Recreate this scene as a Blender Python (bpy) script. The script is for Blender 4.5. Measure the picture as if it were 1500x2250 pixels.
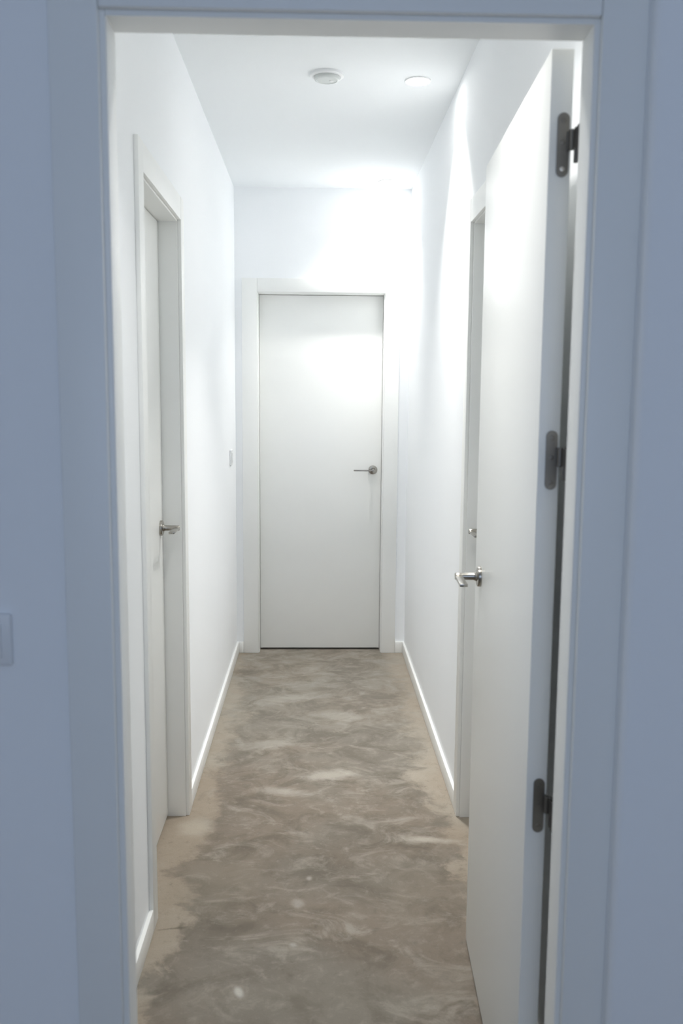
import bpy, bmesh, math, random
from mathutils import Vector, Matrix

# ------------------------------------------------------------------ scene reset
for o in list(bpy.data.objects):
    bpy.data.objects.remove(o, do_unlink=True)
scene = bpy.context.scene
COL = scene.collection

# ------------------------------------------------------------------ main dimensions (metres)
H = 1.4749                       # eye height
XL, XR = -0.4582, 0.5075         # corridor side walls
ZC = 2.5967                      # ceiling
DE = 5.0953                      # end wall
YW = 1.378                       # doorway wall, room face
YC = 1.488                       # doorway wall, corridor face
CT = 0.012                       # casing thickness

# ------------------------------------------------------------------ camera
F_PX, PITCH, YAW, ROLL = 1984.48, 0.1275, 0.0272, 0.0075
fw = Vector((math.sin(YAW) * math.cos(PITCH), math.cos(YAW) * math.cos(PITCH), -math.sin(PITCH)))
rt = Vector((math.cos(YAW), -math.sin(YAW), 0))
up = rt.cross(fw)
r2 = rt * math.cos(ROLL) + up * math.sin(ROLL)
u2 = up * math.cos(ROLL) - rt * math.sin(ROLL)
camd = bpy.data.cameras.new('camera')
camo = bpy.data.objects.new('camera', camd)
COL.objects.link(camo)
camo.matrix_world = Matrix(((r2.x, u2.x, -fw.x, 0), (r2.y, u2.y, -fw.y, 0), (r2.z, u2.z, -fw.z, H), (0, 0, 0, 1)))
camd.sensor_fit = 'VERTICAL'
camd.sensor_height = 36.0
camd.sensor_width = 24.0
camd.lens = 36.0 * F_PX / 2250.0
camd.clip_start = 0.05
camd.dof.use_dof = True
camd.dof.focus_distance = 3.6
camd.dof.aperture_fstop = 4.5
scene.camera = camo

# ------------------------------------------------------------------ world, daylight, exposure
world = bpy.data.worlds.new('world')
scene.world = world
world.use_nodes = True
bg = world.node_tree.nodes['Background']
bg.inputs[0].default_value = (0.45, 0.62, 1.0, 1)
bg.inputs[1].default_value = 0.03

WIN = (-1.1, 1.0, 1.0, 2.4)   # unseen window added in the back wall to light the room: x0 x1 z0 z1
YB = -2.4                         # room back wall, inner face
DAY_COL = (0.61, 0.745, 1.0)
DAY_W = 24.0
LAMP_W = 8.5
LAMP_COL = (1.0, 0.985, 0.955)
wl = bpy.data.lights.new('added_window_daylight', 'AREA')  # area light added outside the unseen window as blue daylight
wl.shape = 'RECTANGLE'
wl.size = WIN[1] - WIN[0]
wl.size_y = WIN[3] - WIN[2]
wl.energy = DAY_W
wl.color = DAY_COL
wlo = bpy.data.objects.new('added_window_daylight', wl)
COL.objects.link(wlo)
wlo.location = ((WIN[0] + WIN[1]) / 2, YB - 0.14, (WIN[2] + WIN[3]) / 2)
wlo.rotation_euler = (math.radians(90), 0, 0)      # local -Z faces +Y, into the room

try:                              # white corridor: let the light bounce often enough to even out
    scene.cycles.max_bounces = 12
    scene.cycles.diffuse_bounces = 10
except Exception:
    pass
vs = scene.view_settings
vs.view_transform = 'Standard'
vs.look = 'None'
vs.exposure = 0.0
vs.gamma = 1.0
vs.use_curve_mapping = False

# ------------------------------------------------------------------ helpers
def link(name, me, mat, parent=None):
    o = bpy.data.objects.new(name, me)
    COL.objects.link(o)
    if mat is not None:
        if len(me.materials) == 0:
            me.materials.append(mat)
    if parent is not None:
        o.parent = parent
    return o

def tag(o, label=None, cat=None, group=None, kind=None):
    if label: o['label'] = label
    if cat: o['category'] = cat
    if group: o['group'] = group
    if kind: o['kind'] = kind
    return o

def empty(name, loc=(0, 0, 0)):
    o = bpy.data.objects.new(name, None)
    o.empty_display_size = 0.05
    COL.objects.link(o)
    o.location = loc
    return o

def finish(bm, name, mat, parent=None, smooth=False, off=None):
    bmesh.ops.recalc_face_normals(bm, faces=bm.faces[:])
    if off is not None:
        bmesh.ops.translate(bm, verts=bm.verts[:], vec=off)
    me = bpy.data.meshes.new(name)
    bm.to_mesh(me)
    bm.free()
    if smooth:
        for p in me.polygons:
            p.use_smooth = True
        try:
            me.set_sharp_from_angle(angle=math.radians(35))
        except Exception:
            pass
    return link(name, me, mat, parent)

def box_bm(a, b, bev=0.0, seg=2, bm=None):
    bm2 = bmesh.new()
    bmesh.ops.create_cube(bm2, size=1.0)
    c = [(a[i] + b[i]) / 2 for i in range(3)]
    s = [abs(b[i] - a[i]) for i in range(3)]
    for v in bm2.verts:
        v.co = Vector((c[0] + v.co.x * s[0], c[1] + v.co.y * s[1], c[2] + v.co.z * s[2]))
    if bev > 0:
        bmesh.ops.bevel(bm2, geom=bm2.edges[:], offset=bev, segments=seg, profile=0.5, affect='EDGES')
    if bm is None:
        return bm2
    me = bpy.data.meshes.new('tmp')
    bm2.to_mesh(me)
    bm2.free()
    bm.from_mesh(me)
    bpy.data.meshes.remove(me)
    return bm

def box(name, a, b, mat, parent=None, bev=0.0, seg=2, off=None, smooth=True):
    return finish(box_bm(a, b, bev, seg), name, mat, parent, smooth=(bev > 0 and smooth), off=off)

def prism_bm(poly, lo, hi, to):
    """poly: list of (a, b); to(a, b, t) -> Vector; extruded from lo to hi."""
    bm = bmesh.new()
    v0 = [bm.verts.new(to(a, b, lo)) for a, b in poly]
    v1 = [bm.verts.new(to(a, b, hi)) for a, b in poly]
    bm.faces.new(v0)
    bm.faces.new(v1)
    n = len(poly)
    for i in range(n):
        bm.faces.new((v0[i], v0[(i + 1) % n], v1[(i + 1) % n], v1[i]))
    return bm

def lathe_bm(profile, seg=40, axis='Z'):
    bm = bmesh.new()
    rings = []
    for r, h in profile:
        if r < 1e-6:
            rings.append([bm.verts.new((0, 0, h))])
        else:
            rings.append([bm.verts.new((r * math.cos(2 * math.pi * i / seg), r * math.sin(2 * math.pi * i / seg), h)) for i in range(seg)])
    for a, b in zip(rings[:-1], rings[1:]):
        for i in range(seg):
            j = (i + 1) % seg
            if len(a) == 1 and len(b) == 1:
                continue
            if len(a) == 1:
                bm.faces.new((a[0], b[i], b[j]))
            elif len(b) == 1:
                bm.faces.new((a[i], a[j], b[0]))
            else:
                bm.faces.new((a[i], a[j], b[j], b[i]))
    return bm

# ------------------------------------------------------------------ materials
def new_mat(name):
    m = bpy.data.materials.new(name)
    m.use_nodes = True
    nt = m.node_tree
    b = nt.nodes['Principled BSDF']
    return m, nt, b

def painted(name, col, rough, bump=0.0, scale=60.0, vary=0.01, spec=0.5):
    m, nt, b = new_mat(name)
    tc = nt.nodes.new('ShaderNodeTexCoord')
    n1 = nt.nodes.new('ShaderNodeTexNoise')
    n1.inputs['Scale'].default_value = 2.5
    n1.inputs['Detail'].default_value = 3
    nt.links.new(tc.outputs['Object'], n1.inputs['Vector'])
    mix = nt.nodes.new('ShaderNodeMix')
    mix.data_type = 'RGBA'
    mix.inputs[6].default_value = (*[c * (1 - vary) for c in col], 1)
    mix.inputs[7].default_value = (*[min(1, c * (1 + vary)) for c in col], 1)
    nt.links.new(n1.outputs['Fac'], mix.inputs[0])
    nt.links.new(mix.outputs[2], b.inputs['Base Color'])
    b.inputs['Roughness'].default_value = rough
    b.inputs['Specular IOR Level'].default_value = spec
    if bump > 0:
        n2 = nt.nodes.new('ShaderNodeTexNoise')
        n2.inputs['Scale'].default_value = scale
        n2.inputs['Detail'].default_value = 4
        nt.links.new(tc.outputs['Object'], n2.inputs['Vector'])
        bp = nt.nodes.new('ShaderNodeBump')
        bp.inputs['Strength'].default_value = bump
        bp.inputs['Distance'].default_value = 0.002
        nt.links.new(n2.outputs['Fac'], bp.inputs['Height'])
        nt.links.new(bp.outputs['Normal'], b.inputs['Normal'])
    return m

def metal(name, col, rough):
    m, nt, b = new_mat(name)
    b.inputs['Metallic'].default_value = 1.0
    tc = nt.nodes.new('ShaderNodeTexCoord')
    mp = nt.nodes.new('ShaderNodeMapping')
    mp.inputs['Scale'].default_value = (400, 40, 400)
    n = nt.nodes.new('ShaderNodeTexNoise')
    n.inputs['Scale'].default_value = 1.0
    nt.links.new(tc.outputs['Object'], mp.inputs['Vector'])
    nt.links.new(mp.outputs[0], n.inputs['Vector'])
    mr = nt.nodes.new('ShaderNodeMapRange')
    mr.inputs['To Min'].default_value = rough - 0.06
    mr.inputs['To Max'].default_value = rough + 0.06
    nt.links.new(n.outputs['Fac'], mr.inputs['Value'])
    nt.links.new(mr.outputs[0], b.inputs['Roughness'])
    b.inputs['Base Color'].default_value = (*col, 1)
    return m

M_WALL = painted('wall_paint', (0.92, 0.936, 0.952), 0.75, bump=0.12, scale=180, spec=0.25)
M_CEIL = painted('ceiling_paint', (0.875, 0.90, 0.915), 0.9, bump=0.1, scale=150, spec=0.2)
M_LACQ = painted('white_door_lacquer', (0.89, 0.895, 0.875), 0.34, bump=0.03, scale=40, vary=0.006)
M_TRIM = painted('white_trim_lacquer', (0.89, 0.895, 0.875), 0.38, vary=0.006)
M_PLAST = painted('white_plastic', (0.82, 0.83, 0.84), 0.3, vary=0.004)
M_PLASTG = painted('grey_white_plastic', (0.62, 0.65, 0.64), 0.35, vary=0.004)
M_STEEL = metal('satin_nickel', (0.40, 0.38, 0.345), 0.22)
M_HINGE = metal('satin_steel_hinge', (0.20, 0.19, 0.175), 0.38)
M_SCREW = metal('bright_screw_steel', (0.62, 0.60, 0.57), 0.3)
M_DARK = painted('dark_slot', (0.05, 0.05, 0.05), 0.6)

def emit(name, col, s):
    m, nt, b = new_mat(name)
    b.inputs['Base Color'].default_value = (0.9, 0.9, 0.9, 1)
    b.inputs['Emission Color'].default_value = (*col, 1)
    b.inputs['Emission Strength'].default_value = s
    return m
M_DIFF = emit('lamp_diffuser_glow', LAMP_COL, 42.0)

def glass():
    m, nt, b = new_mat('window_glass')
    b.inputs['Base Color'].default_value = (0.95, 0.98, 1, 1)
    b.inputs['Transmission Weight'].default_value = 1.0
    b.inputs['Roughness'].default_value = 0.0
    b.inputs['IOR'].default_value = 1.01
    return m
M_GLASS = glass()

def concrete():
    m, nt, b = new_mat('raw_concrete_screed')
    N, Lk = nt.nodes, nt.links
    tc = N.new('ShaderNodeTexCoord')
    P = tc.outputs['Object']
    def math_(op, a, b_=None, c=None, clamp=False):
        n = N.new('ShaderNodeMath'); n.operation = op; n.use_clamp = clamp
        for i, x in enumerate((a, b_, c)):
            if x is None: continue
            if isinstance(x, (int, float)): n.inputs[i].default_value = x
            else: Lk.new(x, n.inputs[i])
        return n.outputs[0]
    def noise(scale, detail=6, rough=0.6, sc=(1, 1, 1), dist=0.0, loc=(0, 0, 0)):
        mp = N.new('ShaderNodeMapping'); mp.inputs['Scale'].default_value = sc; mp.inputs['Location'].default_value = loc
        Lk.new(P, mp.inputs['Vector'])
        n = N.new('ShaderNodeTexNoise'); n.inputs['Scale'].default_value = scale
        n.inputs['Detail'].default_value = detail; n.inputs['Roughness'].default_value = rough
        n.inputs['Distortion'].default_value = dist
        Lk.new(mp.outputs[0], n.inputs['Vector'])
        return n.outputs['Fac']
    def ramp(x, lo, hi, a=0.0, b_=1.0, smooth=True):
        n = N.new('ShaderNodeMapRange')
        n.interpolation_type = 'SMOOTHSTEP' if smooth else 'LINEAR'
        Lk.new(x, n.inputs['Value'])
        n.inputs['From Min'].default_value = lo; n.inputs['From Max'].default_value = hi
        n.inputs['To Min'].default_value = a; n.inputs['To Max'].default_value = b_
        return n.outputs[0]
    def mixc(f, a, b_, mode='MIX'):
        n = N.new('ShaderNodeMix'); n.data_type = 'RGBA'; n.blend_type = mode
        if isinstance(f, (int, float)): n.inputs[0].default_value = f
        else: Lk.new(f, n.inputs[0])
        for i, x in ((6, a), (7, b_)):
            if isinstance(x, tuple): n.inputs[i].default_value = (*x, 1)
            else: Lk.new(x, n.inputs[i])
        return n.outputs[2]
    sx = N.new('ShaderNodeSeparateXYZ'); Lk.new(P, sx.inputs[0])
    X, Y = sx.outputs[0], sx.outputs[1]
    big = noise(1.7, 4, 0.55, dist=0.6)
    mid = noise(5.5, 7, 0.66, sc=(1.0, 1.1, 1), dist=0.9, loc=(3, 1, 0))
    streak = noise(6.0, 7, 0.66, sc=(0.85, 1.35, 1), dist=1.4, loc=(1.7, 4, 0))
    mott = noise(15, 6, 0.68, dist=0.5, loc=(5, 9, 0))
    fine = noise(38, 6, 0.7)
    grit = noise(240, 3, 0.7)
    warm = noise(2.3, 3, 0.5, loc=(8, 2, 5), dist=0.4)
    GREY, GREYL, BROWN, DARK = (0.205, 0.181, 0.147), (0.365, 0.334, 0.285), (0.210, 0.172, 0.133), (0.118, 0.101, 0.079)
    c = mixc(ramp(warm, 0.40, 0.62), GREY, BROWN)
    c = mixc(ramp(big, 0.42, 0.66, 0, 0.45), c, DARK)
    c = mixc(ramp(mid, 0.46, 0.64, 0, 0.55), c, DARK)
    c = mixc(ramp(streak, 0.50, 0.70, 0, 0.60), c, GREYL)
    c = mixc(ramp(mott, 0.52, 0.72, 0, 0.38), c, GREYL)
    c = mixc(ramp(mott, 0.46, 0.28, 0, 0.45), c, DARK)
    # pale plaster-dust margin along both walls, irregular inner edge
    dx = math_('ABSOLUTE', math_('SUBTRACT', X, 0.02))
    edge = math_('ADD', dx, math_('MULTIPLY', math_('SUBTRACT', mid, 0.5), 0.34))
    edge = math_('ADD', edge, math_('MULTIPLY', math_('SUBTRACT', big, 0.5), 0.34))
    edge = math_('ADD', edge, math_('MULTIPLY', math_('SUBTRACT', mott, 0.5), 0.14))
    m1 = ramp(edge, 0.355, 0.46)
    # the margin in front of the left door runs out onto the floor
    far = ramp(Y, 2.55, 3.05)
    near_m = ramp(edge, 0.395, 0.47)
    marg = math_('ADD', math_('MULTIPLY', m1, far), math_('MULTIPLY', near_m, math_('SUBTRACT', 1.0, far)))
    SAND = mixc(ramp(warm, 0.38, 0.62), (0.385, 0.338, 0.275), (0.355, 0.294, 0.228))
    c = mixc(math_('MULTIPLY', marg, 0.8), c, SAND)
    c = mixc(ramp(fine, 0.54, 0.74, 0, 0.34), c, GREYL)
    c = mixc(ramp(fine, 0.46, 0.26, 0, 0.45), c, DARK)
    c = mixc(math_('MULTIPLY', ramp(Y, 3.1, 4.6), ramp(mid, 0.30, 0.60, 0.55, 0.20)), c, (0.40, 0.372, 0.325))  # greyer screed towards the far end, part of its brightness painted in
    # single splashes, scrapes and one crack
    def blob(x, y, rx, ry, rot, col, amt, wob=0.35, col_in=c):
        mp = N.new('ShaderNodeMapping'); mp.vector_type = 'TEXTURE'
        mp.inputs['Location'].default_value = (x, y, 0); mp.inputs['Rotation'].default_value = (0, 0, rot)
        mp.inputs['Scale'].default_value = (rx, ry, 1.0)
        Lk.new(P, mp.inputs['Vector'])
        ln = N.new('ShaderNodeVectorMath'); ln.operation = 'LENGTH'
        fl = N.new('ShaderNodeVectorMath'); fl.operation = 'MULTIPLY'; fl.inputs[1].default_value = (1, 1, 0)
        Lk.new(mp.outputs[0], fl.inputs[0]); Lk.new(fl.outputs[0], ln.inputs[0])
        d = math_('ADD', ln.outputs['Value'], math_('MULTIPLY', math_('SUBTRACT', fine, 0.5), wob * 2))
        d = math_('ADD', d, math_('MULTIPLY', math_('SUBTRACT', mid, 0.5), wob * 2))
        return mixc(ramp(d, 0.25, 1.25, amt, 0.0), col_in, col)
    PALE = (0.60, 0.57, 0.52)
    for (x, y, rx, ry, rot, col, amt, wob) in [
        (-0.19, 2.085, 0.012, 0.024, 0.35, PALE, 0.75, 0.2),
        (-0.052, 2.48, 0.022, 0.030, 0.2, PALE, 0.30, 0.5),
        (-0.020, 2.62, 0.011, 0.016, 0.0, PALE, 0.32, 0.4),
        (-0.060, 2.28, 0.012, 0.012, 0.0, PALE, 0.30, 0.4),
        (0.05, 3.38, 0.13, 0.055, 0.25, (0.50, 0.46, 0.40), 0.60, 0.5),
        (-0.14, 3.24, 0.11, 0.045, -0.12, (0.50, 0.46, 0.40), 0.50, 0.5),
        (-0.20, 3.70, 0.15, 0.06, 0.3, (0.46, 0.43, 0.375), 0.45, 0.6),
        (0.10, 4.05, 0.15, 0.07, -0.2, (0.46, 0.43, 0.375), 0.40, 0.6),
        (-0.10, 4.30, 0.18, 0.07, 0.35, (0.46, 0.43, 0.375), 0.40, 0.6),
        (0.37, 2.86, 0.11, 0.025, -0.12, (0.50, 0.455, 0.385), 0.6, 0.5),
        (0.44, 2.97, 0.05, 0.035, 0.0, (0.14, 0.125, 0.10), 0.6, 0.7),
        (-0.38, 4.72, 0.10, 0.06, 0.0, (0.14, 0.12, 0.095), 0.55, 0.9),
        (-0.395, 2.36, 0.055, 0.006, 0.15, (0.10, 0.085, 0.06), 0.6, 0.9),
        (-0.375, 2.372, 0.010, 0.022, 0.1, (0.10, 0.085, 0.06), 0.45, 0.9),
        (-0.415, 2.95, 0.07, 0.075, 0.5, (0.42, 0.37, 0.30), 0.75, 0.4),
        (-0.30, 2.60, 0.16, 0.22, 0.0, (0.225, 0.198, 0.155), 0.45, 0.6),
        (0.30, 2.55, 0.20, 0.18, 0.3, (0.215, 0.19, 0.15), 0.35, 0.7),
        (0.05, 2.05, 0.30, 0.12, 0.1, (0.22, 0.20, 0.16), 0.30, 0.7),
    ]:
        c = blob(x, y, rx, ry, rot, col, amt, wob, c)
    c = mixc(ramp(grit, 0.30, 0.72, 0, 0.16), c, (0.12, 0.105, 0.085))
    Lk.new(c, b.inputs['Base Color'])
    Lk.new(ramp(mid, 0.3, 0.7, 0.62, 0.85), b.inputs['Roughness'])
    b.inputs['Specular IOR Level'].default_value = 0.3
    hgt = math_('ADD', math_('MULTIPLY', fine, 0.5), math_('ADD', math_('MULTIPLY', grit, 0.2), math_('MULTIPLY', streak, 0.8)))
    bp = N.new('ShaderNodeBump'); bp.inputs['Strength'].default_value = 0.35; bp.inputs['Distance'].default_value = 0.006
    Lk.new(hgt, bp.inputs['Height']); Lk.new(bp.outputs['Normal'], b.inputs['Normal'])
    return m
M_CONC = concrete()

# ------------------------------------------------------------------ setting: shell
RXL, RXR = -2.3, 1.25             # room side walls
WT = 0.11                        # partition thickness
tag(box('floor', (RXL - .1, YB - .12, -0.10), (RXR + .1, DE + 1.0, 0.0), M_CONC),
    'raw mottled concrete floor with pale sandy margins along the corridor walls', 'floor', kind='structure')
tag(box('ceiling', (RXL - .1, YB - .12, ZC), (RXR + .1, DE + WT, ZC + 0.1), M_CEIL),
    'smooth white ceiling above the corridor', 'ceiling', kind='structure')

def door_wall(name, u0, u1, holes, to, t0, t1, mat, label):
    """Wall slab in (u, z) with openings that reach the floor. holes: (a, b, top)"""
    poly = [(u0, 0)]
    for a, b, h in holes:
        poly += [(a, 0), (a, h), (b, h), (b, 0)]
    poly += [(u1, 0), (u1, ZC), (u0, ZC)]
    return tag(finish(prism_bm(poly, t0, t1, to), name, mat), label, 'wall', kind='structure')

to_x = lambda a, b, t: Vector((a, t, b))     # wall runs along X, thickness along Y
to_y = lambda a, b, t: Vector((t, a, b))     # wall runs along Y, thickness along X

# door openings: jamb faces and head heights
NJ = (-0.305, 0.399, 2.012)                  # near doorway (stop face)
EJ = (-0.329, 0.367, 2.034)                  # end door
LJ = (2.416, 3.040, 2.034)                   # left door (along Y)
RJ = (2.330, 3.020, 2.034)                   # right door (along Y)
JT = 0.03
RB = 0.016                                   # rebate step of the near frame
door_wall('wall_near', RXL, RXR, [(NJ[0] - RB - JT, NJ[1] + RB + JT, NJ[2] + RB + JT + .008)], to_x, YW, YC, M_WALL,
          'wall around the near doorway, blue-grey in the dim daylight of the room')
door_wall('wall_end', XL - WT, XR + WT, [(EJ[0] - JT, EJ[1] + JT, EJ[2] + JT)], to_x, DE, DE + WT, M_WALL,
          'white end wall of the corridor around the far door')
door_wall('wall_left', YC, DE, [(LJ[0] - JT, LJ[1] + JT, LJ[2] + JT)], to_y, XL - WT, XL, M_WALL,
          'long white left wall of the corridor')
door_wall('wall_right', YC, DE, [(RJ[0] - JT, RJ[1] + JT, RJ[2] + JT)], to_y, XR, XR + WT, M_WALL,
          'long white right wall of the corridor with a bright pool of lamp light')
# wall face that steps forward beside the right casing, with a rounded arris
tag(box('wall_return', (0.4737, YW - 0.042, -0.02), (RXR, YW + 0.02, ZC + 0.02), M_WALL, bev=0.012, seg=6),
    'pale wall face stepping forward right of the near door casing', 'wall', kind='structure')
tag(box('wall_room_left', (RXL - .1, YB - .12, 0), (RXL, YC, ZC), M_WALL), 'left side wall of the dim room', 'wall', kind='structure')
tag(box('wall_room_right', (RXR, YB - .12, 0), (RXR + .1, YC, ZC), M_WALL), 'right side wall of the dim room', 'wall', kind='structure')
bm = bmesh.new()
for a, b in [((RXL, YB - .12, 0), (WIN[0], YB, ZC)), ((WIN[1], YB - .12, 0), (RXR, YB, ZC)),
             ((WIN[0], YB - .12, 0), (WIN[1], YB, WIN[2])), ((WIN[0], YB - .12, WIN[3]), (WIN[1], YB, ZC))]:
    box_bm(a, b, bm=bm)
tag(finish(bm, 'wall_room_back', M_WALL), 'back wall of the dim room around the added window', 'wall', kind='structure')
w1 = tag(empty('added_window_1', (0, 0, 0)), 'white framed window added unseen behind the viewer to light the room dusk blue', 'window', kind='structure')
fwid = 0.05
for nm, a, b in [('frame_stile', (WIN[0], YB - .09, WIN[2]), (WIN[0] + fwid, YB - .04, WIN[3])),
                 ('frame_stile', (WIN[1] - fwid, YB - .09, WIN[2]), (WIN[1], YB - .04, WIN[3])),
                 ('frame_rail', (WIN[0] + fwid, YB - .09, WIN[2]), (WIN[1] - fwid, YB - .04, WIN[2] + fwid)),
                 ('frame_rail', (WIN[0] + fwid, YB - .09, WIN[3] - fwid), (WIN[1] - fwid, YB - .04, WIN[3])),
                 ('mullion', ((WIN[0] + WIN[1]) / 2 - .03, YB - .09, WIN[2] + fwid), ((WIN[0] + WIN[1]) / 2 + .03, YB - .04, WIN[3] - fwid))]:
    box(nm, a, b, M_TRIM, w1, bev=0.003)

# ------------------------------------------------------------------ frames (jambs + casings)
def mapper(kind):
    """local (s, n, z): s along the wall, n out of the wall towards the corridor."""
    if kind == 'end':
        return lambda s, n, z: (s, DE - n, z)
    if kind == 'left':
        return lambda s, n, z: (XL + n, s, z)
    if kind == 'right':
        return lambda s, n, z: (XR - n, s, z)

def mbox(name, mp, a, b, mat, parent, bev=0.0015):
    A, B = mp(*a), mp(*b)
    lo = tuple(min(A[i], B[i]) for i in range(3))
    hi = tuple(max(A[i], B[i]) for i in range(3))
    return box(name, lo, hi, mat, parent, bev=bev)

REC = 0.062       # how deep the closed leaves sit behind the wall face
LT = 0.035        # leaf thickness
def closed_frame(name, kind, J, c0, c1, ztop, label):
    mp = mapper(kind)
    t = tag(empty(name), label, 'door frame', kind='structure')
    s0, s1, zh = J
    rv = 0.006
    # jambs
    mbox('jamb', mp, (s0 - JT, 0, 0), (s0, -WT, zh + JT), M_TRIM, t, 0.001)
    mbox('jamb', mp, (s1, 0, 0), (s1 + JT, -WT, zh + JT), M_TRIM, t, 0.001)
    mbox('head_jamb', mp, (s0, 0, zh), (s1, -WT, zh + JT), M_TRIM, t, 0.001)
    # stops behind the leaf
    n0, n1 = -REC - LT - 0.001, -WT
    mbox('stop', mp, (s0, n0, 0), (s0 + .013, n1, zh), M_TRIM, t, 0.001)
    mbox('stop', mp, (s1 - .013, n0, 0), (s1, n1, zh), M_TRIM, t, 0.001)
    mbox('head_stop', mp, (s0 + .013, n0, zh - .013), (s1 - .013, n1, zh), M_TRIM, t, 0.001)
    # casings on the corridor side: uprights run full height, head butts between them
    mbox('side_casing', mp, (c0, 0, 0), (s0 - rv, CT, ztop), M_TRIM, t, 0.002)
    mbox('side_casing', mp, (s1 + rv, 0, 0), (c1, CT, ztop), M_TRIM, t, 0.002)
    mbox('head_casing', mp, (s0 - rv + .0004, 0, zh + rv), (s1 + rv - .0004, CT - .0006, ztop), M_TRIM, t, 0.002)
    return t

ZT = 2.1146
closed_frame('trim_1', 'end', EJ, -0.419, 0.4526, ZT, 'white frame around the closed door at the far end')
closed_frame('trim_2', 'left', LJ, 2.345, 3.110, ZT, 'white frame around the closed door in the left wall')
closed_frame('trim_3', 'right', RJ, 2.255, 3.089, ZT, 'white frame in the right wall half hidden by the open door')

# near frame with rebated jambs, casings on both wall faces
t = tag(empty('trim_4'), 'white frame of the near open doorway, blue-grey on the room side', 'door frame', kind='structure')
a0, a1, zh = NJ
YS = 1.440                                     # where the rebate begins
def jamb_poly(face, side):
    # L profile in (x, y): stop face then rebate face
    if side < 0:
        return [(face, YW), (face, YS), (face - RB, YS), (face - RB, YC), (face - RB - JT, YC), (face - RB - JT, YW)]
    return [(face, YW), (face, YS), (face + RB, YS), (face + RB, YC), (face + RB + JT, YC), (face + RB + JT, YW)]
toz = lambda a, b, tt: Vector((a, b, tt))
ZJT = zh + RB + .008 + JT
for side, f in ((-1, a0), (1, a1)):
    bm = prism_bm(jamb_poly(f, side), 0, ZJT, toz)
    ed = [e for e in bm.edges if abs(e.verts[0].co.z - e.verts[1].co.z) > 1]
    bmesh.ops.bevel(bm, geom=ed, offset=0.0025, segments=3, profile=0.5, affect='EDGES')
    finish(bm, 'jamb', M_TRIM, t, smooth=True)
zr = zh + RB + .008
bm = prism_bm([(YW, zh), (YS, zh), (YS, zr), (YC, zr), (YC, ZJT), (YW, ZJT)], a0, a1, lambda a, b, tt: Vector((tt, a, b)))
finish(bm, 'head_jamb', M_TRIM, t)
for (y0, y1, ci0, ci1, co0, co1, zi) in [(YW - CT, YW, -0.314, 0.4074, -0.385, 0.4775, 2.0195),
                                       (YC, YC + CT, a0 - RB - .004, a1 + RB + .006, -0.395, 0.485, zr + .004)]:
    box('side_casing', (co0, y0, 0), (ci0, y1, 2.095), M_TRIM, t, bev=0.003, seg=3)
    box('side_casing', (ci1, y0, 0), (co1, y1, 2.095), M_TRIM, t, bev=0.003, seg=3)
    box('head_casing', (ci0 + .0005, y0 + .001, zi), (ci1 - .0005, y1 - (.0 if y0 < YC else .001), 2.095), M_TRIM, t, bev=0.003, seg=3)

# ------------------------------------------------------------------ baseboards
def boards(name, label, segs):
    t = tag(empty(name), label, 'baseboard', kind='structure')
    for a, b in segs:
        box('board', a, b, M_TRIM, t, bev=0.0025)
ZB = 0.066
boards('baseboard_left', 'white baseboard along the left corridor wall', [
    ((XL, YC, 0), (XL + CT, 2.3445, ZB)), ((XL, 3.1105, 0), (XL + CT, DE, ZB))])
boards('baseboard_right', 'white baseboard along the right corridor wall', [
    ((XR - CT, YC, 0), (XR, 2.2545, ZB)), ((XR - CT, 3.0895, 0), (XR, DE, ZB))])
boards('baseboard_end', 'short white baseboard pieces beside the far door frame', [
    ((XL + CT, DE - CT, 0), (-0.4195, DE, ZB)), ((0.4531, DE - CT, 0), (XR - CT, DE, ZB))])

# ------------------------------------------------------------------ lever handle: local frame on the leaf face
def lever_handle(parent, origin, e_s, e_n, lever_dir=1, back=False):
    """origin on the leaf face; e_s horizontal along the leaf, e_n out of the face; the lever points along lever_dir*e_s."""
    e_s, e_n = Vector(e_s).normalized() * lever_dir, Vector(e_n).normalized()
    e_z = Vector((0, 0, 1))
    o = Vector(origin)
    W = lambda s, n, z: o + e_s * s + e_n * n + e_z * z
    # rose: turned disc, axis along n
    def turned(profile, seg=36):
        bm = lathe_bm(profile, seg)
        for v in bm.verts:
            v.co = W(v.co.x, v.co.z, v.co.y)
        return bm
    root = finish(turned([(0, 0), (.0255, 0), (.0255, .006), (.0245, .0085), (.022, .0095), (.0, .0095)]), 'lever_handle', M_STEEL, parent, smooth=True)
    root['label'] = 'satin nickel lever handle'
    finish(turned([(0, .0092), (.0125, .0092), (.0105, .014), (.0092, .018), (.0088, .050), (.0088, .061), (.0075, .0635), (0, .0640)], 28),
           'neck', M_STEEL, root, smooth=True)
    # flat bar grip: wide along the normal, thin vertically
    bm = bmesh.new()
    prof = [(-.006, .0145, .0075), (.004, .0165, .0080), (.030, .018, .0072), (.070, .0185, .0068), (.112, .0185, .0068)]
    rings = []
    for s, wn, hz in prof:
        n0 = .0635 - wn
        pts = [(n0, -hz / 2), (.0635, -hz / 2), (.0635, hz / 2), (n0, hz / 2)]
        rings.append([bm.verts.new(W(s, n, z)) for n, z in pts])
    for a, b in zip(rings[:-1], rings[1:]):
        for i in range(4):
            bm.faces.new((a[i], a[(i + 1) % 4], b[(i + 1) % 4], b[i]))
    bm.faces.new(rings[0]); bm.faces.new(rings[-1])
    bmesh.ops.bevel(bm, geom=bm.edges[:], offset=0.0009, segments=2, profile=0.5, affect='EDGES')
    finish(bm, 'grip', M_STEEL, root, smooth=True)
    return root

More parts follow.
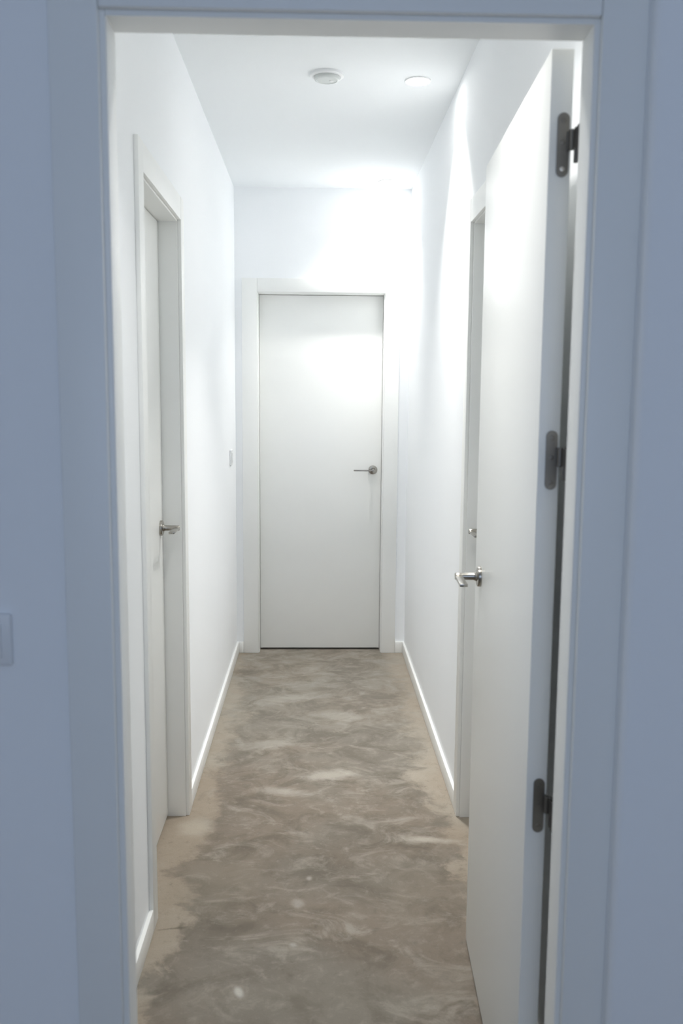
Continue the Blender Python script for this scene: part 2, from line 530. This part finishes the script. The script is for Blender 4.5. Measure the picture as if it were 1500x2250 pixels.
# ------------------------------------------------------------------ closed doors
def closed_door(name, kind, J, hs, hz, ldir, label):
    mp = mapper(kind)
    s0, s1, zh = J
    t = tag(empty(name), label, 'door', kind='structure')
    mbox('door_leaf', mp, (s0 + .0016, -REC, 0.011), (s1 - .0016, -REC - LT, zh - .002), M_LACQ, t, 0.001)
    e_s = Vector(mp(1, 0, 0)) - Vector(mp(0, 0, 0))
    e_n = Vector(mp(0, 1, 0)) - Vector(mp(0, 0, 0))
    lever_handle(t, mp(hs, -REC, hz), e_s, e_n, ldir)
    return t
closed_door('door_1', 'end', EJ, 0.318, 1.058, -1, 'closed plain white door at the far end of the corridor')
closed_door('door_2', 'left', LJ, 2.985, 1.036, -1, 'closed plain white door in the left corridor wall')
closed_door('door_3', 'right', RJ, 2.972, 1.030, -1, 'closed white door in the right wall behind the open door')

# ------------------------------------------------------------------ the open door
d4 = tag(empty('door_4'), 'open plain white door swung into the corridor, blue-grey hinge edge facing the viewer', 'door', kind='structure')
HC = Vector((0.3765, 1.533, 0))                 # hinge-edge corner on the corridor side face
FE = Vector((0.4100, 2.287, 0))
e = (FE - HC); LW = e.length; e.normalize()
nrm = Vector((-e.y, e.x, 0))                    # visible face normal, towards the corridor middle
TL = 0.0365
def leafpt(s, tt, z):
    return HC + e * s - nrm * tt + Vector((0, 0, z))
bm = box_bm((0, 0, 0.009), (LW, TL, 2.035), 0.0018, 3)
for v in bm.verts:
    v.co = leafpt(v.co.x, v.co.y, v.co.z)
leaf4 = finish(bm, 'door_leaf', M_LACQ, d4, smooth=True)
hp = leafpt(2.193 - 1.533, 0, 1.034)
lever_handle(d4, hp, e, nrm, -1)
hp2 = leafpt(2.193 - 1.533, TL, 1.034)
lever_handle(d4, hp2, e, -nrm, -1)

def slot_plate_bm(w, h, th, seg=10):
    """rounded-end plate in local (x, z), thickness y from 0 to -th"""
    bm = bmesh.new()
    r = w / 2
    pts = []
    for i in range(seg + 1):
        a = math.pi * i / seg
        pts.append((r * math.cos(a), h / 2 - r + r * math.sin(a)))
    for i in range(seg + 1):
        a = math.pi + math.pi * i / seg
        pts.append((r * math.cos(a), -h / 2 + r + r * math.sin(a)))
    a = [bm.verts.new((x, 0, z)) for x, z in pts]
    b = [bm.verts.new((x, -th, z)) for x, z in pts]
    bm.faces.new(a); bm.faces.new(b)
    n = len(pts)
    for i in range(n):
        bm.faces.new((a[i], a[(i + 1) % n], b[(i + 1) % n], b[i]))
    return bm

for zc in (1.885, 1.369, 0.749):
    px = 0.0225                                   # plate centre across the leaf edge
    bm = slot_plate_bm(0.0195, 0.101, 0.0022)
    for v in bm.verts:
        v.co = leafpt(-0.0002 + v.co.y, px + v.co.x, zc + v.co.z)
    h = finish(bm, 'hinge', M_HINGE, d4)
    h['label'] = 'dark satin steel butt hinge'
    # flag from the plate to the barrel
    zt, zb = zc + 0.021, zc - 0.009
    bm = box_bm((-0.0052, px + .006, zb), (-0.0004, TL - .001, zt), 0.0006)
    for v in bm.verts:
        v.co = leafpt(v.co.x, v.co.y, v.co.z)
    finish(bm, 'flag', M_HINGE, h)
    # barrel with two knuckles
    pin = leafpt(-0.0100, TL - .0012, 0)
    for z0, z1, rr, dp in ((zb, zt, .0046, Vector((0, 0, 0))), (zc - .031, zc + .0225, .0036, Vector((.0048, -.008, 0)))):
        bm = lathe_bm([(0, z0 - .001), (rr * .8, z0 - .001), (rr, z0), (rr, z1), (rr * .8, z1 + .001), (0, z1 + .001)], 20)
        bmesh.ops.translate(bm, verts=bm.verts[:], vec=pin + dp)
        finish(bm, 'barrel', M_HINGE, h, smooth=True)
    # plate on the rebate face of the jamb
    xj = a1 + RB
    finish(box_bm((xj - .0026, YS + .004, zc - .032), (xj + .0002, YC + .012, zc + .022), 0.0006), 'frame_plate', M_HINGE, h)
    finish(box_bm((xj - .0022, YC + .008, zb), (pin.x + .0030, pin.y + .0010, zt), 0.0005), 'knuckle', M_HINGE, h)
    for dz in (-.038, 0.004, .038):
        bm = lathe_bm([(0, 0), (.0042, 0), (.0036, .0009), (.0018, .0011), (.0016, .0006), (0, .0006)], 16)
        for v in bm.verts:
            v.co = leafpt(-0.0023 - v.co.z, px + v.co.x, zc + dz + v.co.y)
        finish(bm, 'screw', M_SCREW if dz < -.03 and zc > 1.8 else M_HINGE, h, smooth=True)

# ------------------------------------------------------------------ ceiling lamps
def downlight(x, y, label, dim=1.0, spread=84):
    t = tag(empty('downlight', (x, y, ZC)), label, 'ceiling lamp', 'round ceiling downlights')
    rim = [(.0415, 0), (.0475, 0), (.0475, -.003), (.0455, -.0052), (.0425, -.0045), (.0405, -.002), (.0405, 0)]
    finish(lathe_bm(rim + [rim[0]], 48), 'rim', M_PLAST, t, smooth=True)
    finish(lathe_bm([(0, -.0005), (.0408, -.0005), (.0408, -.0016), (0, -.0022)], 48), 'diffuser', M_DIFF, t, smooth=True)
    ld = bpy.data.lights.new('downlight_glow', 'AREA')
    ld.shape = 'DISK'
    ld.size = 0.078
    ld.energy = LAMP_W * dim
    ld.color = LAMP_COL
    ld.spread = math.radians(spread)
    lo = bpy.data.objects.new('downlight_glow', ld)
    COL.objects.link(lo)
    lo.parent = t
    lo.location = (0, 0, -0.0065)
    return t
downlight(0.354, 3.392, 'glowing round downlight set in the ceiling beside the right wall')
downlight(0.361, 4.926, 'glowing round downlight in the ceiling corner above the far door', 0.62, 100)
downlight(0.08, 1.84, 'glowing round downlight added in the ceiling just inside the near doorway, unseen behind its head', 0.50, 92)  # unseen lamp added to light the near part of the corridor

# ------------------------------------------------------------------ smoke detector
sd = tag(empty('smoke_detector', (0.028, 3.342, ZC)), 'round white smoke detector on the ceiling left of the downlight', 'smoke detector')
finish(lathe_bm([(0, 0), (.0595, 0), (.0595, -.008), (.057, -.0105), (.050, -.0115), (.0485, -.0105), (0, -.0105)], 56), 'base', M_PLAST, sd, smooth=True)
finish(lathe_bm([(0, -.0104), (.0455, -.0104), (.0455, -.015), (.043, -.020), (.037, -.0225), (.0355, -.0205), (0, -.0195)], 56), 'cover', M_PLASTG, sd, smooth=True)
bm = lathe_bm([(0, -.0194), (.0085, -.0194), (.0075, -.0215), (.004, -.023), (0, -.0234)], 24)
bmesh.ops.translate(bm, verts=bm.verts[:], vec=(.016, .010, 0))
finish(bm, 'lens', M_PLAST, sd, smooth=True)

# ------------------------------------------------------------------ light switches
sw = tag(empty('light_switch', (-0.5115, YW, 1.098)), 'white light switch on the dim wall left of the near door casing', 'light switch')
def plate(name, w, h, y0, y1, bev, mat, par, axis):
    if axis == 'y':
        return box(name, (-w / 2, -y1, -h / 2), (w / 2, -y0, h / 2), mat, par, bev=bev, seg=3)
    return box(name, (y0, -w / 2, -h / 2), (y1, w / 2, h / 2), mat, par, bev=bev, seg=3)
plate('plate', .082, .082, 0, .0105, .0035, M_PLAST, sw, 'y')
plate('rocker', .054, .054, .0095, .0145, .002, M_PLAST, sw, 'y')
sw2 = tag(empty('light_switch', (XL, 4.775, 1.150)), 'small white light switch on the left corridor wall near the far door', 'light switch')
plate('plate', .082, .082, 0, .0095, .003, M_PLAST, sw2, 'x')
plate('rocker', .054, .054, .0085, .0135, .002, M_PLAST, sw2, 'x')
